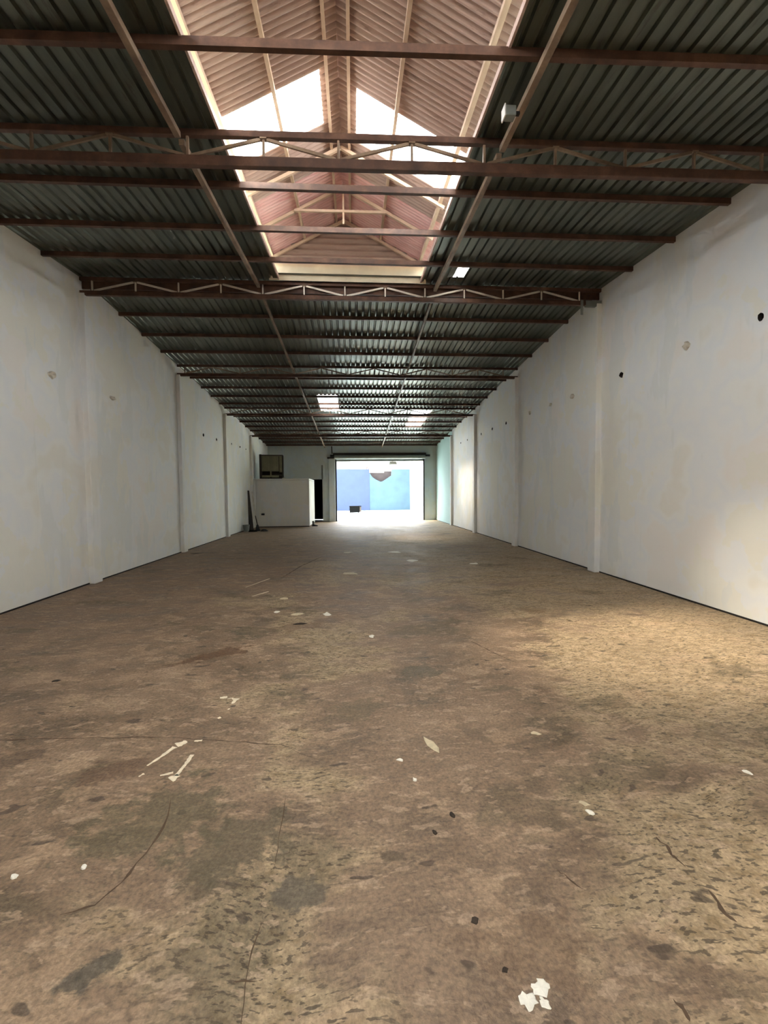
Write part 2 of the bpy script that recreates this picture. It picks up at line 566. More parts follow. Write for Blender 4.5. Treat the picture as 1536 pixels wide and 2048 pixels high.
# ------------------------------------------------------------------ far wall with the gateway and a dark doorway
YE = Y_END
DX0, DX1, DZ = -0.95, 3.86, 3.24
fw_m = MB()
TOPZ = roof(YE) + 0.1
fw_m.box(WL - 0.2, -2.55, YE, YE + 0.25, 0, TOPZ)
fw_m.box(-2.55, -1.64, YE, YE + 0.25, 2.27, TOPZ)
fw_m.box(-1.64, DX0, YE, YE + 0.25, 0, TOPZ)
fw_m.box(DX0, DX1, YE, YE + 0.25, DZ, TOPZ)
fw_m.box(DX1, WR + 0.2, YE, YE + 0.25, 0, TOPZ)
wall_far = fw_m.build('wall_far', 'wall_paint_far')
wall_far['kind'] = 'structure'
wall_far['label'] = 'pale blue-grey end wall around the gateway'
MB().box(-1.28, DX0, YE - 0.16, YE + 0.01, 0, 3.36).build('gate_pier', 'wall_paint_far', wall_far, 0.01)
MB().box(-1.36, DX0 + 0.08, YE - 0.20, YE + 0.01, 3.36, 3.43).build('pier_cap', 'dark_frame', wall_far, 0.01)
MB().box(-1.68, -1.61, YE - 0.05, YE + 0.01, 2.27, 3.02).build('wall_conduit', 'grey_plastic', wall_far, 0.01)
MB().bar((-1.1, YE - 0.04, 3.62), (-1.12, YE - 0.04, 4.02), 0.07, 0.05).build('wall_strap', 'dark_frame', wall_far)
# the unlit room behind the doorway, its darkness painted in black
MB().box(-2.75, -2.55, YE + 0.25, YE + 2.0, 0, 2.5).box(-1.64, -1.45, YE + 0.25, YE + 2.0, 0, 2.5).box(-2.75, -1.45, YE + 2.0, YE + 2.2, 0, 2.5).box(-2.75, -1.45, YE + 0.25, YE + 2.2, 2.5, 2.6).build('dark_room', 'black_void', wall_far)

# back wall behind the viewer
bw = MB()
TB = roof(Y_BACK) + 0.1
bw.box(WL - 0.2, WR + 0.2, Y_BACK - 0.25, Y_BACK, 0, TB)
wall_back = bw.build('wall_back', 'wall_paint')
wall_back['kind'] = 'structure'

# ------------------------------------------------------------------ roof sheets
ceiling = empty('ceiling', (0, 0, 0), 'low-pitched roof of ribbed dark metal sheets', None, None, 'structure')
PITCH_R = 0.13
def rib_profile(x0, x1):
    """list of (x, dz): broad pans with narrow raised ribs"""
    offs = [(0.0, 0.0), (0.082, 0.0), (0.096, 0.026), (0.116, 0.026)]
    out = []
    k = math.floor(x0 / PITCH_R) - 1
    pts = []
    while k * PITCH_R < x1 + PITCH_R:
        for o, d in offs:
            pts.append((k * PITCH_R + o, d))
        k += 1
    def z_at(x):
        for (a, da), (b, db) in zip(pts, pts[1:]):
            if a <= x <= b:
                return da + (db - da) * (x - a) / (b - a)
        return 0
    out = [(x0, z_at(x0))] + [p for p in pts if x0 + 1e-4 < p[0] < x1 - 1e-4] + [(x1, z_at(x1))]
    return out

def roof_sheet(x0, x1, y0, y1, mat='roof_metal', name='roof_sheet', hole=None, lift=0.0):
    pr = rib_profile(x0, x1)
    if hole:
        for hx in hole[:2]:
            if not any(abs(p[0] - hx) < 1e-4 for p in pr):
                import bisect
                xs = [p[0] for p in pr]
                i = bisect.bisect(xs, hx)
                a, b = pr[i - 1], pr[i]
                pr.insert(i, (hx, a[1] + (b[1] - a[1]) * (hx - a[0]) / (b[0] - a[0])))
    ys = [y0, y1]
    n = max(1, int((y1 - y0) / 1.0))
    ys = [y0 + (y1 - y0) * i / n for i in range(n + 1)]
    if hole:
        ys = sorted(set(ys + [hole[2], hole[3]]))
    mb = MB()
    for y in ys:
        for x, d in pr:
            mb.v.append((x, y, roof(y) + d + lift))
    w = len(pr)
    for j in range(len(ys) - 1):
        for i in range(w - 1):
            if hole and hole[0] - 1e-4 <= pr[i][0] and pr[i + 1][0] <= hole[1] + 1e-4 and hole[2] - 1e-4 <= ys[j] and ys[j + 1] <= hole[3] + 1e-4:
                continue
            mb.f.append((j * w + i, j * w + i + 1, (j + 1) * w + i + 1, (j + 1) * w + i))
    return mb.build(name, mat, ceiling)

OX = 1.2           # half width of the lantern opening
OY1 = 7.73
LY0, LY1 = -3.6, 7.5  # lantern runs from behind the viewer to just short of the ridge
near_cols = [-4.62, -3.8, -2.95, -2.1, -OX, OX, 2.1, 2.95, 3.8, 4.62]
for i in range(len(near_cols) - 1):
    a, b = near_cols[i], near_cols[i + 1]
    rows = [(Y_BACK - 0.2, -1.2), (-1.2, 2.2), (2.2, 5.25), (5.25, Y_RIDGE)]
    if a == -OX:
        rows = [(Y_BACK - 0.2, LY0), (OY1, Y_RIDGE)]
        xs = [-OX, -0.4, 0.4, OX]
        for p in range(3):
            for (y0, y1) in rows:
                roof_sheet(xs[p], xs[p + 1], y0, y1)
        continue
    for j, (y0, y1) in enumerate(rows):
        hole = (1.72, 1.90, 7.05, 7.5) if (a == OX and j == 3) else None
        roof_sheet(a - 0.03 if a != OX else a, b + 0.03 if b != -OX else b, y0, min(y1 + 0.12, Y_RIDGE), hole=hole, lift=0.003 * (i % 2) + 0.002 * (j % 2))
rl = roof_sheet(1.72, 1.90, 7.05, 7.5, 'diffusing_sheet', 'roof_light', lift=0.012)  # a gap in the roof; this diffusing sheet is added to soften the sun
rl['label'] = 'narrow bright strip filling a roof gap by the ridge'
lip = MB()
for k in range(6):
    t0, t1 = k / 6, (k + 1) / 6
    za = roof(7.05 + 0.43 * t0) - 0.01 - 0.05 * math.sin(math.pi * t0)
    zb = roof(7.05 + 0.43 * t1) - 0.01 - 0.05 * math.sin(math.pi * t1)
    lip.poly([(1.70, 7.05 + 0.43 * t0, za + 0.02), (1.62 - 0.03 * math.sin(math.pi * t0), 7.05 + 0.43 * t0, za), (1.62 - 0.03 * math.sin(math.pi * t1), 7.05 + 0.43 * t1, zb), (1.70, 7.05 + 0.43 * t1, zb + 0.02)])
lip.build('bent_flap', 'shutter_grey', ceiling)['label'] = 'bent-down metal flap beside the filled roof gap'

far_cols = [-4.62, -3.75, -2.9, -2.05, -1.17, -0.45, 0.45, 1.35, 2.25, 3.0, 3.8, 4.62]
for i in range(len(far_cols) - 1):
    a, b = far_cols[i], far_cols[i + 1]
    rows = [(Y_RIDGE, 11.6, 0), (11.6, 14.55, 0), (14.55, 16.7, 1 if a == -1.17 else 0), (16.7, 19.0, 0), (19.0, YE + 0.2, 0)]
    if a == 2.25:
        rows = [(Y_RIDGE, 11.6, 0), (11.6, 14.55, 0), (14.55, 16.45, 0), (16.45, 19.1, 1), (19.1, YE + 0.2, 0)]
    for j, (y0, y1, s) in enumerate(rows):
        o = roof_sheet(a if s else a - 0.03, b if s else b + 0.03, y0 if s else max(y0 - 0.1, Y_RIDGE), y1, 'aged_translucent' if s else 'roof_metal', 'roof_light' if s else 'roof_sheet', lift=0.012 if s else 0.003 * (i % 2) + 0.002 * (j % 2))
        if s:
            o['label'] = 'white translucent roof-light sheet'
# ridge capping
cap = MB()
for (ya, yb) in ((Y_RIDGE - 0.22, Y_RIDGE), (Y_RIDGE, Y_RIDGE + 0.22)):
    cap.poly([(WL - 0.1, ya, roof(ya) + 0.045), (WR + 0.1, ya, roof(ya) + 0.045), (WR + 0.1, yb, roof(yb) + 0.045), (WL - 0.1, yb, roof(yb) + 0.045)])
cap.build('ridge_cap', 'roof_metal', ceiling)
# verge boards closing the roof edges above the side walls
for x in (WL - 0.12, WR + 0.06):
    mb = MB()
    for (ya, yb) in ((Y_BACK - 0.2, Y_RIDGE), (Y_RIDGE, YE + 0.2)):
        mb.prism([(0, 0), (0.06, 0), (0.06, 0.2), (0, 0.2)], lambda p, q: (x + p, ya, roof(ya) - 0.02 + q), lambda p, q: (x + p, yb, roof(yb) - 0.02 + q))
    mb.build('verge_board', 'dark_frame', ceiling)

# ------------------------------------------------------------------ purlins
def channel(y, x0, x1, h=0.066, skew=0.0, w=0.045, t=0.006, z=None, mat='rust_primer', name='roof_purlin', parent=None):
    """cold-formed C section, its web towards the viewer"""
    zt = roof(y) - 0.003 if z is None else z
    pr = [(0, 0), (w, 0), (w, -0.018), (w - t, -0.018), (w - t, -t), (t, -t), (t, -h + t), (w - t, -h + t), (w - t, -h + 0.018), (w, -h + 0.018), (w, -h), (0, -h)]
    return MB().prism(pr, lambda p, q: (x0, y - skew * x0 + p, zt + q), lambda p, q: (x1, y - skew * x1 + p, zt + q)).build(name, mat, parent)

bays = [('in front of the nearest truss', [3.40]),
        ('between the nearest and second trusses', [5.10, 6.00, 6.90]),
        ('between the second and third trusses', [8.12, 9.03, 9.96, 10.89]),
        ('between the third and fourth trusses', [12.75, 13.65, 14.55, 15.42]),
        ('between the fourth and fifth trusses', [17.2, 18.1, 19.0]),
        ('between the fifth truss and the end wall', [20.75, 21.65, 22.55, 23.45])]
ordw = ['first', 'second', 'third', 'fourth', 'fifth']
for where, ys in bays:
    for i, y in enumerate(ys):
        o = channel(y, WL + 0.005, WR - 0.005, skew=0.026 if y < 4 else (0.007 if y < 6.5 else 0.0))
        w = '' if len(ys) == 1 else ordw[i] + ' '
        l = ('%sbrown steel roof purlin %s' % (w, where)) if len(ys) == 1 else ('%sbrown steel roof purlin from the viewer %s' % (w, where))
        tag(o, l, 'purlin', 'brown steel purlins under the roof sheets')

# ------------------------------------------------------------------ trusses
PAN = 0.70
def truss(y, label, detail=True):
    r = empty('roof_truss', (0, y, roof(y)), label, 'truss', 'brown steel trusses spanning the hall')
    zt = -0.003
    h_t = 0.058
    dz = 0.285 if y < 6 else 0.265
    if y < 6:
        r.rotation_euler = (0, 0, -0.0185)
    pr = [(0, 0), (0.05, 0), (0.05, -h_t), (0, -h_t)]
    xa, xb = WL + 0.008, WR - 0.008
    MB().prism(pr, lambda p, q: (xa, p, zt + q), lambda p, q: (xb, p, zt + q)).build('top_chord', 'rust_primer', r, 0.004)
    zb = -dz
    hb = 0.045 if y < 6 else 0.038
    MB().box(xa, xb, -0.005, 0.055, zb - hb, zb + hb).build('bottom_chord', 'rust_primer', r, 0.006)
    xs = []
    k = -6
    while k <= 6:
        x = -0.10 + k * PAN
        if WL + 0.12 < x < WR - 0.12:
            xs.append((k, x))
        k += 1
    zu, zl = zt - h_t, zb + hb
    wm = 'lit_web_steel' if 7 < y < 8 else 'worn_primer'  # webs at the lantern end paler: lantern light put into the colour
    for k, x in xs:
        MB().bar((x, 0.025, zl), (x, 0.025, zu), 0.022, 0.022, (0, 1, 0)).build('web_post', wm, r)
        if k < xs[-1][0]:
            x2 = x + PAN
            lo, hi = (zl, zu) if k % 2 == 0 else (zu, zl)
            s = 1 if k % 2 == 0 else -1
            MB().bar((x + 0.03, 0.025, lo + s * 0.008), (x2 - 0.03, 0.025, hi - s * 0.008), 0.018, 0.028, (0, 0, 1)).build('web_diagonal', wm, r)
        if k % 2:
            MB().box(x - 0.03, x + 0.03, 0.0, 0.05, zu - 0.012, zu - 0.0005).build('gusset', 'worn_primer', r)
    return r
TY = [4.315, 7.80, 11.84, 16.02, 19.86]
tl = ['nearest brown steel roof truss, crossing in front of the bright lantern panels',
      'brown steel roof truss at the far end of the lantern opening',
      'brown steel roof truss halfway down the hall, third from the viewer',
      'fourth brown steel roof truss, beneath the left far roof light',
      'farthest brown steel roof truss, near the end wall']
trusses = [truss(y, l) for y, l in zip(TY, tl)]
t1 = trusses[1]
# deep ridge plate behind the second truss, and its wall fittings on the right
MB().box(WL + 0.005, WR - 0.005, 0.075, 0.10, -0.17, -0.004).build('ridge_plate', 'rust_primer', t1)
MB().box(WR - 0.30, WR - 0.004, -0.012, 0.062, -0.322, -0.218).build('end_sleeve', 'grey_plastic', t1, 0.012)
MB().box(WR - 0.40, WR - 0.35, -0.02, 0.0, -0.48, -0.215).build('hanging_strap', 'grey_plastic', t1, 0.012)

# ------------------------------------------------------------------ two runners under the purlins
for x_n, x_f, side in ((-1.56, -1.48, 'left'), (1.47, 1.56, 'right')):
    pts = [(x_n, 2.2), (x_n, Y_RIDGE), (x_f, YE - 0.15)]
    r = empty('roof_runner', (x_n, 2.2, roof(2.2)), 'long brown steel runner under the purlins on the %s side of the lantern' % side, 'runner', 'long steel runners under the purlins')
    segs = [(2.2, TY[0] - 0.02), (TY[0] + 0.07, TY[1] - 0.02), (TY[1] + 0.14, TY[2] - 0.02), (TY[2] + 0.07, TY[3] - 0.02), (TY[3] + 0.07, TY[4] - 0.02), (TY[4] + 0.07, YE - 0.1)]
    for (a, b) in segs:
        def P(y):
            x = x_n if y < Y_RIDGE else x_n + (x_f - x_n) * (y - Y_RIDGE) / (YE - Y_RIDGE)
            return Vector((x - x_n, y - 2.2, roof(y) - 0.074 - 0.03 - roof(2.2)))
        w = 0.055 if a < 7 else 0.045
        MB().bar(P(a), P(b), w, 0.055).build('runner_bar', 'worn_primer', r, 0.004)
# floodlight-like box clipped to the right runner
bx = empty('junction_box', (1.36, 3.80, roof(3.8) - 0.09), 'small grey box fixed to the right roof runner near the camera', 'electrical box')
MB().box(-0.04, 0.05, -0.04, 0.04, -0.10, -0.02).build('housing', 'grey_plastic', bx, 0.006)
MB().box(-0.052, -0.04, -0.045, 0.045, -0.108, -0.012).build('cover_plate', 'white_plastic', bx, 0.003)
MB().bar((0.05, 0, -0.06), (0.09, 0, -0.06), 0.03, 0.02).build('clamp', 'dark_iron', bx)

# ------------------------------------------------------------------ raised lantern over the near bays
lan = empty('roof_lantern', (0, LY1, roof(LY1)), 'raised gabled roof lantern of corrugated sheets over the near half of the hall', 'roof lantern')
RX = -0.10
SL = 0.53
XL, XR = -1.37, 1.30
def zr(y):
    return 6.03 - 0.070 * (LY1 - y)
def lz(x, y):
    return zr(y) - SL * abs(x - RX)
L0 = Vector((0, LY1, roof(LY1)))
WAVE, AMP = 0.066, 0.019
def lantern_sheet(xa, xb, y0, y1, mat, name='lantern_sheet', lift=0.0):
    mb = MB()
    n = max(6, int((y1 - y0) / WAVE * 8))
    nx = 3
    for j in range(n + 1):
        y = y0 + (y1 - y0) * j / n
        d = AMP * (1 - 2 * abs(math.sin(math.pi * y / WAVE)))
        for i in range(nx + 1):
            x = xa + (xb - xa) * i / nx
            mb.v.append(tuple(Vector((x, y, lz(x, y) + d + lift)) - L0))
    for j in range(n):
        for i in range(nx):
            a = j * (nx + 1) + i
            mb.f.append((a, a + 1, a + nx + 2, a + nx + 1))
    o = mb.build(name, mat, lan)
    return o
# Y edges from the gable end towards (and past) the viewer; 1 marks translucent sheets, those past the viewer added for fill light
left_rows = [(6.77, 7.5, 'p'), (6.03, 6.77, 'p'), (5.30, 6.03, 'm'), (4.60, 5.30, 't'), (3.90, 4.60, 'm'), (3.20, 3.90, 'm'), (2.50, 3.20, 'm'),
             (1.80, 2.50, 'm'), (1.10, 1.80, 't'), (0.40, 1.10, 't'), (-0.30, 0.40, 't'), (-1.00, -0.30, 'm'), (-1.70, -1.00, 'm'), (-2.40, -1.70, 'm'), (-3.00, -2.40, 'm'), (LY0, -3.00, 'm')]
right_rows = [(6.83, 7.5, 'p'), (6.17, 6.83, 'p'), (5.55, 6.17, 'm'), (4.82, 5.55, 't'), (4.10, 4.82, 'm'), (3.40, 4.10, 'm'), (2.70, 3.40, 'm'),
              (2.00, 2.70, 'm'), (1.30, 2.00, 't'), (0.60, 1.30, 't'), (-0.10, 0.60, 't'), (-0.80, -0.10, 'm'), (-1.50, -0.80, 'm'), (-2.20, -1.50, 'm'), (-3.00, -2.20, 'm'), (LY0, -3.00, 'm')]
mats = {'m': 'lantern_metal', 'p': 'lantern_pink_glow'}
for rows, s, xe in ((left_rows, -1, XL), (right_rows, 1, XR)):
    for (y0, y1, k) in rows:
        if k == 't':
            xm = RX + s * 0.19
            lantern_sheet(RX, xm, y0, y1, 'lantern_metal', 'ridge_sheet')
            o = lantern_sheet(xm, xe, y0, y1, 'translucent_sheet', 'translucent_panel')
            o['label'] = 'bright white translucent corrugated sheet'  # also serves the added, unseen sheets behind the viewer
        else:
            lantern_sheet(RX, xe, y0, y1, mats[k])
# low kerb round the opening (the eaves stay open for air), boards at either end
def local(p):
    return tuple(Vector(p) - L0)
for xo in (-OX, OX):
    mb = MB()
    ys = [LY0 + (OY1 - LY0) * i / 10 for i in range(11)]
    s = 1 if xo > 0 else -1
    for y in ys:
        for (x, z) in ((xo, roof(y) - 0.012), (xo, roof(y) + 0.045), (xo + s * 0.02, roof(y) + 0.045), (xo + s * 0.02, roof(y) - 0.012)):
            mb.v.append(local((x, y, z)))
    for j in range(10):
        for i in range(4):
            a, b = j * 4 + i, j * 4 + (i + 1) % 4
            mb.f.append((a, b, b + 4, a + 4))
    mb.build('opening_kerb', 'lantern_metal', lan)
for (ya, za, yb, zb) in ((OY1, roof(OY1) - 0.02, LY1, zr(LY1) - 0.72), (LY0 - 0.02, roof(LY0) - 0.02, LY0, zr(LY0) - 0.70)):
    mb = MB()
    for (y, z) in ((ya, za), (yb, zb), (yb + 0.03, zb + 0.02), (ya + 0.03, za + 0.02)):
        mb.v += [local((XL, y, z)), local((XR, y, z))]
    for i in range(4):
        a, b = 2 * i, 2 * ((i + 1) % 4)
        mb.f.append((a, a + 1, b + 1, b))
    mb.f += [(0, 2, 4, 6), (1, 7, 5, 3)]
    mb.build('end_board', 'fascia_board', lan)
# gable ends, sheeted with level ribs
def gable(y, s):
    mb = MB()
    z0, z1 = zr(y) - 0.76, zr(y)
    n = 72
    for j in range(n + 1):
        z = z0 + (z1 - z0) * j / n
        hw = max(0.0, (z1 - z) / SL) + 0.02
        d = 0.016 * math.sin(2 * math.pi * z / 0.095)
        for x in (max(XL, RX - hw), RX, min(XR, RX + hw)):
            mb.v.append(local((x, y + s * 0.02 + d, z)))
    for j in range(n):
        for i in range(2):
            a = j * 3 + i
            mb.f.append((a, a + 1, a + 4, a + 3))
    o = mb.build('gable_sheet', 'gable_metal', lan)
    for p in o.data.polygons:
        p.use_smooth = True
gable(LY1, -1)
gable(LY0, 1)
for x, w in ((-1.26, 0.045), (-0.73, 0.035), (-0.215, 0.032), (0.005, 0.032), (0.50, 0.035), (1.15, 0.045)):
    a, b = Vector((x, 0.5, lz(x, 0.5) - AMP - 0.025)), Vector((x, LY1 - 0.05, lz(x, LY1 - 0.05) - AMP - 0.025))
    MB().bar(a - L0, b - L0, w, 0.045).build('lantern_rail', 'lantern_primer', lan)
for y in (5.72, 6.52, 7.40):
    rz = lambda x: lz(x, y) - AMP - 0.07
    MB().bar(local((RX, y, rz(RX))), local((XL + 0.1, y, rz(XL + 0.1))), 0.035, 0.04).build('rafter', 'lantern_primer', lan)
    MB().bar(local((RX, y, rz(RX))), local((XR - 0.1, y, rz(XR - 0.1))), 0.035, 0.04).build('rafter', 'lantern_primer', lan)
ty = 6.52
MB().bar(local((-0.78, ty - 0.03, lz(-0.78, ty) - 0.09)), local((0.52, ty - 0.03, lz(-0.78, ty) - 0.08)), 0.03, 0.035).build('collar_tie', 'lantern_primer', lan)
MB().bar(local((RX + 0.01, ty - 0.03, lz(RX, ty) - 0.1)), local((RX + 0.01, ty - 0.03, lz(-0.78, ty) - 0.26)), 0.025, 0.025).build('king_post', 'lantern_primer', lan)

portal('portal_lantern_left', (-0.85, 4.95, 5.9), 1.2, 1.7, (0.47, 0, -0.88))
portal('portal_lantern_right', (0.75, 5.18, 5.9), 1.2, 1.7, (-0.47, 0, -0.88))
portal('portal_lantern_back', (0, 0.9, 6.2), 3.2, 2.6, (0, 0, -1))
portal('portal_eave_left', (-1.55, 2.0, 5.0), 11.4, 1.4, (1, 0, 0))
portal('portal_eave_right', (1.5, 2.0, 5.0), 11.4, 1.4, (-1, 0, 0))
portal('portal_roof_left', (-0.81, 15.6, 4.9), 1.0, 2.5, (0, 0, -1))
portal('portal_roof_right', (2.62, 17.8, 4.8), 1.0, 2.9, (0, 0, -1))
portal('portal_gate', (1.45, YE + 0.5, 1.7), 5.2, 3.6, (0, -1, 0))

# ------------------------------------------------------------------ gateway: roller shutter
sh = empty('roller_shutter', (1.45, YE, 3.2), 'rolled-up grey-green roller shutter over the far gateway', 'roller shutter')
S0 = Vector((1.45, YE, 3.2))
def sl(p):
    return tuple(Vector(p) - S0)
def sbox(name, mat, x0, x1, y0, y1, z0, z1, bev=0.006):
    return MB().box(x0 - S0.x, x1 - S0.x, y0 - S0.y, y1 - S0.y, z0 - S0.z, z1 - S0.z).build(name, mat, sh, bev)
sbox('header_beam', 'dark_frame', -1.05, 3.95, YE - 0.14, YE - 0.005, 3.55, 3.66)
MB().rod(sl((-0.98, YE - 0.16, 3.43)), sl((3.90, YE - 0.16, 3.43)), 0.115, n=20).build('drum', 'shutter_grey', sh)
for k in range(2):
    z0 = 3.215 + k * 0.07
    MB().prism([(0, 0), (0.03, 0.008), (0.03, 0.062), (0, 0.068)], lambda p, q: sl((-0.93, YE - 0.05 + p, z0 + q)), lambda p, q: sl((3.84, YE - 0.05 + p, z0 + q))).build('shutter_slat', 'shutter_grey', sh)
sbox('guide', 'dark_iron', -0.95, -0.87, YE - 0.07, YE + 0.0, 0.0, 3.36)
sbox('guide', 'dark_iron', 3.80, 3.87, YE - 0.07, YE + 0.0, 0.0, 3.36)
sbox('drum_bracket', 'dark_iron', 3.88, 4.16, YE - 0.2, YE - 0.005, 3.46, 3.56)
sbox('drum_bracket', 'dark_iron', -1.2, -0.96, YE - 0.215, YE - 0.165, 3.44, 3.56)
lp = empty('strip_light', (1.5, YE + 0.12, 3.1), 'thin white strip light hung under the gateway lintel', 'lamp')
MB().box(-0.95, 0.95, -0.03, 0.03, -0.055, -0.035).build('batten', 'white_plastic', lp)
MB().prism([(-0.20, -0.05), (0.24, -0.05), (0.17, 0.11), (-0.17, 0.11)], lambda p, q: (0.66 + p, -0.08, q), lambda p, q: (0.66 + p, 0.08, q)).build('lamp_head', 'white_plastic', lp)
MB().rod((-0.82, 0, -0.04), (-0.82, 0, 0.145), 0.012).build('hanger', 'grey_plastic', lp)
MB().rod((0.66, 0, 0.10), (0.66, 0, 0.145), 0.03).build('hanger', 'grey_plastic', lp)

# ------------------------------------------------------------------ low enclosure with a cupboard on its roof
en = empty('enclosure', (-3.2, 20.3, 0), 'low white walled enclosure in the far left corner', 'enclosure')
def ebox(name, mat, x0, x1, y0, y1, z0, z1, bev=0.01, parent=None):
    return MB().box(x0 + 3.2, x1 + 3.2, y0 - 20.3, y1 - 20.3, z0, z1).build(name, mat, parent or en, bev)
ebox('front_wall', 'enclosure_paint', -4.38, -2.0, 20.3, 20.45, 0.03, 2.12)
ebox('side_wall', 'enclosure_paint', -2.15, -2.0, 20.46, 23.0, 0.03, 2.12)
ebox('roof_slab', 'enclosure_paint', -4.48, -2.0, 20.3, 23.0, 2.125, 2.2)
ebox('base_gap', 'dark_gap', -4.3, -2.02, 20.32, 20.5, 0.0, 0.03, 0)
sk = ebox('socket', 'dark_iron', -4.16, -4.02, 20.25, 20.30, 0.55, 0.63)
sk['label'] = 'small black socket box'
ebox('edge_post', 'wall_paint', -4.49, -4.39, 20.30, 20.40, 0.0, 2.12)

cb = empty('cupboard', (-3.72, 20.75, 2.2), 'dark olive two-door cupboard standing on the low enclosure', 'cupboard')
cb.rotation_euler = (0, 0, math.radians(7))
MB().box(-0.50, 0.50, -0.18, 0.22, 0.0, 0.05).box(-0.50, 0.50, -0.18, 0.22, 1.06, 1.10).box(-0.56, -0.46, -0.18, 0.22, 0.0, 1.12).box(0.45, 0.52, -0.18, 0.22, 0.0, 1.08).box(-0.5, 0.5, 0.19, 0.22, 0.0, 1.08).build('carcass', 'dark_frame', cb, 0.02)
for x0, x1 in ((-0.455, -0.09), (-0.02, 0.30)):
    d = MB().box(x0, x1, -0.20, -0.17, 0.34, 1.05).build('door', 'olive_cupboard', cb, 0.006)
    MB().box(x0 + 0.05, x1 - 0.05, -0.212, -0.198, 0.40, 1.0).build('door_panel', 'olive_cupboard', d, 0.006)
    MB().box(x0, x1, -0.195, -0.17, 0.06, 0.16).build('drawer', 'olive_cupboard', cb, 0.006)
MB().box(0.33, 0.45, -0.195, -0.17, 0.30, 1.05).build('side_panel', 'olive_cupboard', cb, 0.006)
MB().box(-0.085, -0.025, -0.21, -0.17, 0.08, 1.05).build('centre_stile', 'olive_cupboard', cb, 0.006)
MB().box(-0.45, 0.45, -0.10, 0.18, 0.17, 0.20).build('shelf', 'dark_frame', cb)

def lump(name, loc, rx, ry, rzz, mat, seed, n=10):
    r = random.Random(seed)
    mb = MB()
    rings = [(1.0, 0.0), (0.92, 0.35), (0.62, 0.75)]
    ph = [1 + r.uniform(-0.2, 0.2) for _ in range(n)]
    for s, z in rings:
        for i in range(n):
            a = 2 * math.pi * i / n
            q = s * ph[i] * (1 + r.uniform(-0.06, 0.06))
            mb.v.append((math.cos(a) * rx * q, math.sin(a) * ry * q, z * rzz * (1 + r.uniform(-0.15, 0.15) * (z > 0))))
    mb.v.append((0, 0, rzz))
    for k in range(2):
        for i in range(n):
            j = (i + 1) % n
            mb.f.append((k * n + i, k * n + j, (k + 1) * n + j, (k + 1) * n + i))
    for i in range(n):
        mb.f.append((2 * n + i, 2 * n + (i + 1) % n, 3 * n))
    mb.f.append(tuple(reversed(range(n))))
    return mb.build(name, mat, None, 0, loc)

tag(lump('rag', (-3.15, 20.42, 2.2), 0.10, 0.06, 0.05, 'chip_white', 3), 'small white rag on the edge of the low enclosure roof', 'rag')

# things leaning in the corner by the fourth left pilaster
pk = empty('dark_plank', (-4.22, 18.35, 0), 'tall dark tapered plank leaning against the left wall', 'plank')
MB().prism([(-0.10, -0.012), (0.10, -0.012), (0.10, 0.012), (-0.10, 0.012)], lambda p, q: (0.04 + p, q, 0.0), lambda p, q: (-0.12 + p * 0.32, 0.30 + q, 1.66)).build('board', 'dark_frame', pk)
MB().bar((0.02, -0.02, 0.30), (-0.02, 0.04, 0.62), 0.05, 0.012).build('cleat', 'dark_iron', pk)
st = MB()
pp = [Vector((-3.98, 18.86, 0.0)), Vector((-4.10, 18.90, 0.55)), Vector((-4.20, 18.94, 1.1)), Vector((-4.26, 18.98, 1.62))]
for a, b in zip(pp, pp[1:]):
    st.bar(a, b, 0.05, 0.02, (0, 1, 0))
tag(st.build('white_batten', 'white_wood'), 'thin curved white batten leaning beside the dark plank', 'batten')
sp = empty('broom', (-3.92, 18.25, 0), 'short dark broom standing right of the white batten', 'broom')
MB().prism([(-0.10, -0.03), (0.10, -0.03), (0.10, 0.03), (-0.10, 0.03)], lambda p, q: (0.02 + p, q, 0.0), lambda p, q: (0.0 + p * 0.35, 0.03 + q * 0.5, 0.26)).build('bristles', 'dark_iron', sp)
MB().rod((0.0, 0.03, 0.25), (-0.10, 0.14, 0.62), 0.022, 0.016).build('handle', 'dark_frame', sp)
bk = empty('bucket', (-4.33, 18.12, 0), 'small dark grey bucket against the left wall', 'bucket')
bkm = MB()
prof = [(0.0, 0.01), (0.095, 0.01), (0.13, 0.27), (0.14, 0.27), (0.105, 0.0), (0.0, 0.0)]
nn = 16
for i in range(nn):
    a = 2 * math.pi * i / nn
    for r_, z_ in prof:
        bkm.v.append((math.cos(a) * r_, math.sin(a) * r_, z_))
for i in range(nn):
    j = (i + 1) % nn
    for k in range(5):
        bkm.f.append((i * 6 + k, j * 6 + k, j * 6 + k + 1, i * 6 + k + 1))
bkm.build('pail', 'grey_plastic', bk)
hm = MB()
for k in range(8):
    a0, a1 = math.pi * k / 8, math.pi * (k + 1) / 8
    hm.rod((math.cos(a0) * 0.135, 0.02 + math.sin(a0) * -0.05, 0.25 + math.sin(a0) * -0.08), (math.cos(a1) * 0.135, 0.02 + math.sin(a1) * -0.05, 0.25 + math.sin(a1) * -0.08), 0.005, n=5)
hm.build('handle', 'dark_iron', bk)
tag(lump('rubbish_heap', (-4.05, 17.98, 0), 0.18, 0.09, 0.07, 'black_void', 5, 12), 'low black heap of rubbish in front of the dark plank', 'rubbish')
tag(lump('rubbish_heap', (-3.62, 18.12, 0), 0.14, 0.10, 0.09, 'dark_iron', 6, 12), 'low black heap of rubbish right of the broom', 'rubbish')
sc_ = empty('dustpan', (-1.82, 20.55, 0), 'small grey and black dustpan at the corner of the low enclosure', 'dustpan')
MB().prism([(-0.10, 0.0), (0.16, 0.0), (0.16, 0.04), (-0.08, 0.09)], lambda p, q: (p, -0.10, q), lambda p, q: (p, 0.10, q)).build('pan', 'dark_iron', sc_, 0.008)
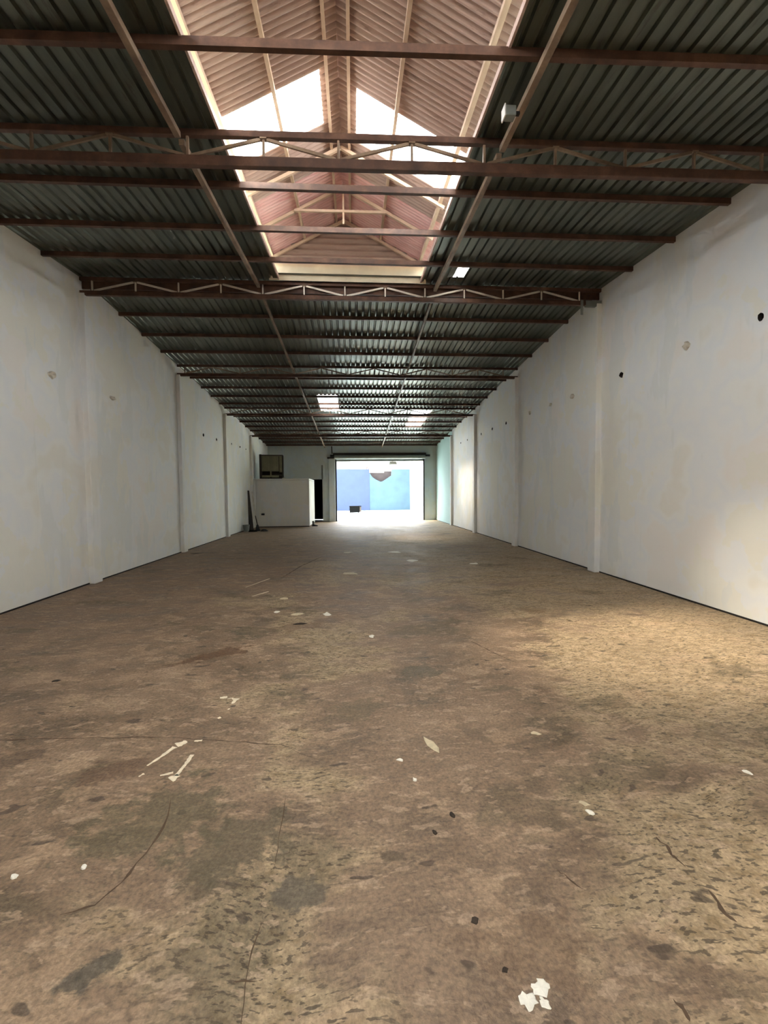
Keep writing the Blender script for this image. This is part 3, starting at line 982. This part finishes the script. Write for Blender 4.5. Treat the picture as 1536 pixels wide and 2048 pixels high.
MB().box(-0.09, 0.0, -0.05, 0.07, 0.075, 0.24).build('back_plate', 'grey_plastic', sc_, 0.01)

# ------------------------------------------------------------------ yard beyond the gateway
yard = MB().poly([(-60, Y_END + 0.3, -0.03), (60, Y_END + 0.3, -0.03), (60, 90, -0.03), (-60, 90, -0.03)]).poly([(-60, -60, -0.03), (60, -60, -0.03), (60, Y_BACK - 0.2, -0.03), (-60, Y_BACK - 0.2, -0.03)])
yo = yard.build('yard_ground', 'yard_concrete')
tag(yo, 'pale sunlit concrete yard beyond the gateway', None, None, 'structure')

YB = 39.0
bl = MB().box(-6, 1.44, YB, YB + 0.25, -0.03, 3.62).build('blue_wall', 'blue_paint')
tag(bl, 'mid-blue painted yard wall seen through the left of the gateway', 'wall')
prof = [(1.445, -0.03), (5.05, -0.03), (5.05, 3.60), (3.42, 3.58), (3.40, 3.05), (3.0, 2.78), (2.60, 2.54), (2.42, 2.50), (2.0, 2.70), (1.70, 2.92), (1.50, 3.22), (1.445, 3.3)]
pb = MB().prism(prof, lambda a, b: (a, YB + 0.02, b), lambda a, b: (a, YB + 0.24, b)).build('pale_blue_wall', 'pale_blue_paint')
tag(pb, 'pale blue yard wall with a rounded gap broken out of its top', 'wall')
br = empty('brown_wall', (2.4, YB + 0.8, 0), 'low brown brick wall showing through the gap in the blue wall', 'wall')
MB().box(-1.3, 0.4, 0, 0.2, -0.03, 3.33).build('wall_body', 'brown_brick', br)
MB().box(0.4, 1.5, 0, 0.2, -0.03, 3.46).build('wall_step', 'brown_brick', br)
wb = empty('white_building', (0, YB + 5, 0), 'white building rising behind the blue yard wall', 'building')
MB().box(-14, 16, 0, 6, -0.03, 9.0).build('facade', 'yard_white', wb)
MB().box(-6.2, -0.30, -0.06, -0.002, 0.5, 4.75).build('shutter_panel', 'yard_grey_shutter', wb)
MB().box(-6.3, -0.20, -0.10, -0.002, 4.75, 4.85).build('shutter_lintel', 'grey_plastic', wb)
rw = empty('side_wall_outdoors', (5.2, 31, 0), 'sunlit white yard wall on the right beyond the gateway', 'wall')
MB().box(0, 0.25, -6.8, 14, -0.03, 6.5).build('wall_body', 'yard_white', rw)
MB().box(-0.03, -0.001, -6.5, -0.9, 2.35, 4.6).build('aqua_band', 'yard_aqua', rw)
MB().box(-0.03, -0.001, -0.25, 0.0, 2.4, 3.35).build('slot', 'grey_plastic', rw)
bx2 = empty('metal_box', (0.05, 34.4, -0.03), 'low black metal box standing in the sunlit yard', 'box')
MB().box(-0.35, 0.42, -0.25, 0.25, 0.04, 0.52).build('body', 'black_void', bx2, 0.01)
MB().box(0.425, 0.56, -0.2, 0.25, 0.08, 0.5).build('end_panel', 'dark_frame', bx2, 0.01)
MB().box(-0.37, 0.58, -0.27, 0.27, 0.52, 0.55).build('lid', 'black_void', bx2)
for sx in (-0.3, 0.36):
    for sy in (-0.2, 0.2):
        MB().box(sx - 0.03, sx + 0.03, sy - 0.03, sy + 0.03, 0.0, 0.045).build('foot', 'dark_iron', bx2)
gr = MB()
for a, b in (((1.05, 3.95), (1.12, 3.72)), ((1.22, 3.9), (1.2, 3.6)), ((1.2, 3.9), (1.4, 3.82)), ((1.4, 3.82), (1.38, 3.62)), ((1.62, 3.75), (1.72, 3.62))):
    gr.bar((a[0] * 1.13, -0.012, a[1] * 1.08 - 0.1), (b[0] * 1.13, -0.012, b[1] * 1.08 - 0.1), 0.02, 0.05, (0, 0, 1))
gr.build('red_scrawl', 'red_paint', wb)['label'] = 'faint red scrawl'

# ------------------------------------------------------------------ paint marks and cracks in the floor
def flat(name, pts, mat, parent, h=0.0015, z=0.0004):
    mb = MB().prism(pts, lambda p, q: (p, q, z), lambda p, q: (p, q, z + h))
    return mb.build(name, mat, parent)
def stroke(a, b, w0, w1, seed, mat='paint_mark', name='paint_mark'):
    r = random.Random(seed)
    a, b = Vector(a), Vector(b)
    d = b - a
    n = Vector((-d.y, d.x)).normalized()
    L, R = [], []
    k = 6
    for i in range(k + 1):
        t = i / k
        w = (w0 + (w1 - w0) * t) * (0.7 + 0.6 * r.random()) * 0.5
        c = a + d * t
        L.append(c + n * w)
        R.append(c - n * w * (0.6 + 0.8 * r.random()))
    return flat(name, [tuple(p) for p in L] + [tuple(p) for p in reversed(R)], mat, floor)
marks = [((-1.16, 2.47), (-1.115, 2.56), .012, .016), ((-1.115, 2.56), (-1.08, 2.645), .02, .03), ((-1.075, 2.66), (-1.03, 2.70), .05, .035), ((-1.16, 2.375), (-1.145, 2.40), .008, .014),
         ((-0.945, 2.555), (-0.95, 2.47), .022, .018), ((-0.95, 2.47), (-0.965, 2.365), .014, .022), ((-1.05, 2.375), (-0.99, 2.395), .012, .018),
         ((-0.985, 2.70), (-0.94, 2.70), .012, .022), ((-0.875, 3.25), (-0.885, 3.17), .045, .012), ((-1.00, 3.27), (-0.95, 3.28), .025, .03), ((-0.94, 3.25), (-0.90, 3.26), .006, .01),
         ((-0.89, 3.08), (-0.885, 3.10), .012, .012), ((-0.925, 2.965), (-0.91, 2.98), .018, .02), ((-0.98, 2.335), (-0.95, 2.37), .06, .03),
         ((-1.75, 7.2), (-1.50, 7.9), .02, .03), ((-1.50, 6.55), (-1.32, 6.85), .02, .03)]
for i, (a, b, w0, w1) in enumerate(marks):
    stroke(a, b, w0, w1, 60 + i)
def crack(pts, w, seed):
    r = random.Random(seed)
    P = []
    for a, b in zip(pts, pts[1:]):
        a, b = Vector(a), Vector(b)
        n = max(3, int((b - a).length / 0.07))
        for i in range(n):
            P.append(a.lerp(b, i / n) + Vector((r.uniform(-1, 1), r.uniform(-1, 1))) * 0.007)
    P.append(Vector(pts[-1]))
    L, R = [], []
    for i, p in enumerate(P):
        d = (P[min(i + 1, len(P) - 1)] - P[max(i - 1, 0)]).normalized()
        nn = Vector((-d.y, d.x))
        t = i / (len(P) - 1)
        ww = w * (0.15 + 0.85 * math.sin(math.pi * t) ** 0.5) * r.uniform(0.3, 1.3) * 0.5
        L.append(p + nn * ww)
        R.append(p - nn * ww)
    mb = MB()
    for a, b in zip(L, R):
        mb.v += [(a.x, a.y, 0.0006), (b.x, b.y, 0.0006)]
    for i in range(len(L) - 1):
        mb.f.append((2 * i, 2 * i + 1, 2 * i + 3, 2 * i + 2))
    return mb.build('floor_crack', 'crack_brown', floor)
cracks = [([(-2.5, 2.83), (-1.68, 2.80), (-1.12, 2.752), (-0.456, 2.613), (-0.206, 2.443)], 0.008), ([(-0.914, 2.195), (-0.879, 1.995), (-0.886, 1.843), (-0.922, 1.716), (-0.962, 1.621), (-1.068, 1.595)], 0.012),
          ([(-0.353, 2.166), (-0.345, 1.879), (-0.335, 1.725)], 0.004), ([(-0.345, 1.51), (-0.347, 1.37), (-0.339, 1.222), (-0.335, 1.1)], 0.005),
          ([(1.289, 1.768), (1.298, 1.718), (1.293, 1.654), (1.302, 1.605)], 0.016), ([(1.307, 1.505), (1.296, 1.435), (1.31, 1.38)], 0.02), ([(0.789, 1.634), (0.81, 1.60), (0.85, 1.54)], 0.007),
          ([(1.15, 4.35), (1.3, 3.95), (1.42, 3.7)], 0.012), ([(-1.3, 7.9), (-1.1, 9.2), (-0.75, 10.6)], 0.03), ([(0.924, 1.18), (0.935, 1.15), (0.93, 1.12)], 0.016), ([(-0.382, 1.324), (-0.314, 1.321)], 0.010)]
for i, (c, w) in enumerate(cracks):
    crack(c, w, 90 + i)

# ------------------------------------------------------------------ loose chips on the floor
def chip(x, y, rx, ry, ang, mat, seed, label, name='plaster_chip', h=0.008, cat='chip', n=8):
    r = random.Random(seed)
    b = blob(n, rx, ry, 0.42, r)
    ca, sa = math.cos(ang), math.sin(ang)
    mb = MB()
    k = len(b)
    mb.v += [(p * ca - q * sa, p * sa + q * ca, 0.0) for p, q in b]
    mb.v += [(0.8 * (p * ca - q * sa), 0.8 * (p * sa + q * ca), h * r.uniform(0.6, 1.2)) for p, q in b]
    for i in range(k):
        mb.f.append((i, (i + 1) % k, k + (i + 1) % k, k + i))
    mb.v.append((0, 0, h * 1.1))
    for i in range(k):
        mb.f.append((k + i, k + (i + 1) % k, 2 * k))
    mb.f.append(tuple(reversed(range(k))))
    return tag(mb.build(name, mat, None, 0, (x, y, 0.0005)), label, cat, 'pale chips scattered on the floor' if mat != 'dark_chip' else 'dark bits scattered on the floor')
chips = [
    (-0.35, 5.46, 0.055, 0.10, 0.2, 'chip_white', 'largest white chip in the middle of the floor, right of two small ones'),
    (-1.00, 6.36, 0.06, 0.07, 0.4, 'chip_tan', 'pale chip farther back than the largest white chip'),
    (-0.99, 5.64, 0.03, 0.06, 0.1, 'chip_white', 'small white chip left of the largest white chip'),
    (-0.72, 5.50, 0.07, 0.05, 0.3, 'chip_tan', 'flat tan chip just left of the largest white chip'),
    (0.17, 4.56, 0.035, 0.04, 0.3, 'chip_white', 'lone small white chip near the middle of the floor'),
    (1.28, 9.62, 0.11, 0.13, 0.1, 'chip_white', 'bright white flat scrap in the middle distance'),
    (2.52, 9.07, 0.10, 0.09, 0.1, 'chip_white', 'flat white scrap in the distance nearest the right wall'),
    (1.04, 11.1, 0.17, 0.18, 0.0, 'chip_white', 'farthest wide white scrap on the floor right of centre'),
    (-0.16, 11.2, 0.10, 0.12, 0.0, 'chip_tan', 'far pale scrap on the floor left of centre'),
    (-0.10, 8.25, 0.18, 0.12, -0.3, 'chip_tan', 'tan flat patch of loose screed beyond the white chips'),
    (-1.355, 1.775, 0.012, 0.020, 0.5, 'chip_white', 'white chip at the left edge of the near floor'),
    (-1.105, 1.80, 0.010, 0.012, 0.5, 'chip_white', 'tiny white chip right of the one at the left edge'),
    (0.243, 2.405, 0.018, 0.016, 0.5, 'chip_white', 'tiny white chip beside the tan flake at the centre'),
    (0.441, 2.55, 0.026, 0.085, 0.3, 'chip_tan', 'upright tan flake near the centre of the near floor'),
    (1.106, 2.604, 0.030, 0.018, -0.4, 'chip_tan', 'slim tan chip right of the centre flake'),
    (1.087, 1.985, 0.022, 0.015, -0.6, 'chip_tan', 'upper of two joined pale flakes right of centre'),
    (1.086, 1.925, 0.020, 0.014, -0.7, 'chip_white', 'lower of two joined pale flakes right of centre'),
    (2.068, 2.139, 0.016, 0.028, 0.3, 'chip_white', 'small pale chip near the right edge of the floor'),
    (0.303, 2.226, 0.010, 0.016, 0.3, 'chip_white', 'tiny pale chip just nearer than the tan flake'),
]
for i, (x, y, a, b, an, mt, lb) in enumerate(chips):
    chip(x, y, a, b, an, mt, 200 + i, lb, h=0.004 if max(a, b) > 0.08 else 0.005)
# spilled white filler, bottom right: three splashes stuck to the floor
for i, (px, py, a, b) in enumerate([(0.497, 1.205, 0.022, 0.026), (0.545, 1.235, 0.024, 0.022), (0.543, 1.195, 0.013, 0.016)]):
    chip(px, py, a, b, 0.3 * i, 'chip_white', 300 + i, ['left splash of white filler at the bottom of the floor', 'upper splash of white filler at the bottom of the floor', 'small lower splash of white filler at the bottom of the floor'][i], 'filler_splash', 0.002, 'splash', 17)
darks = [(-2.43, 3.70, 0.03, 0.022, 'black bit on the left part of the floor'), (-4.05, 11.55, 0.13, 0.06, 'dark clod at the foot of the second left pilaster'),
         (0.442, 1.963, 0.012, 0.018, 'upper of two small dark crumbs right of centre'), (0.341, 1.865, 0.008, 0.014, 'lower of two small dark crumbs right of centre'),
         (0.457, 1.293, 0.012, 0.009, 'dark crumb just above the white filler'), (0.405, 1.455, 0.014, 0.014, 'dark crumb in the middle of the lower floor'), (-0.64, 5.08, 0.09, 0.035, 'dark flake nearer than the largest white chip')]
for i, (x, y, a, b, lb) in enumerate(darks):
    chip(x, y, a, b, 0.3, 'dark_chip', 400 + i, lb, 'dark_crumb', 0.003, 'crumb', 9)
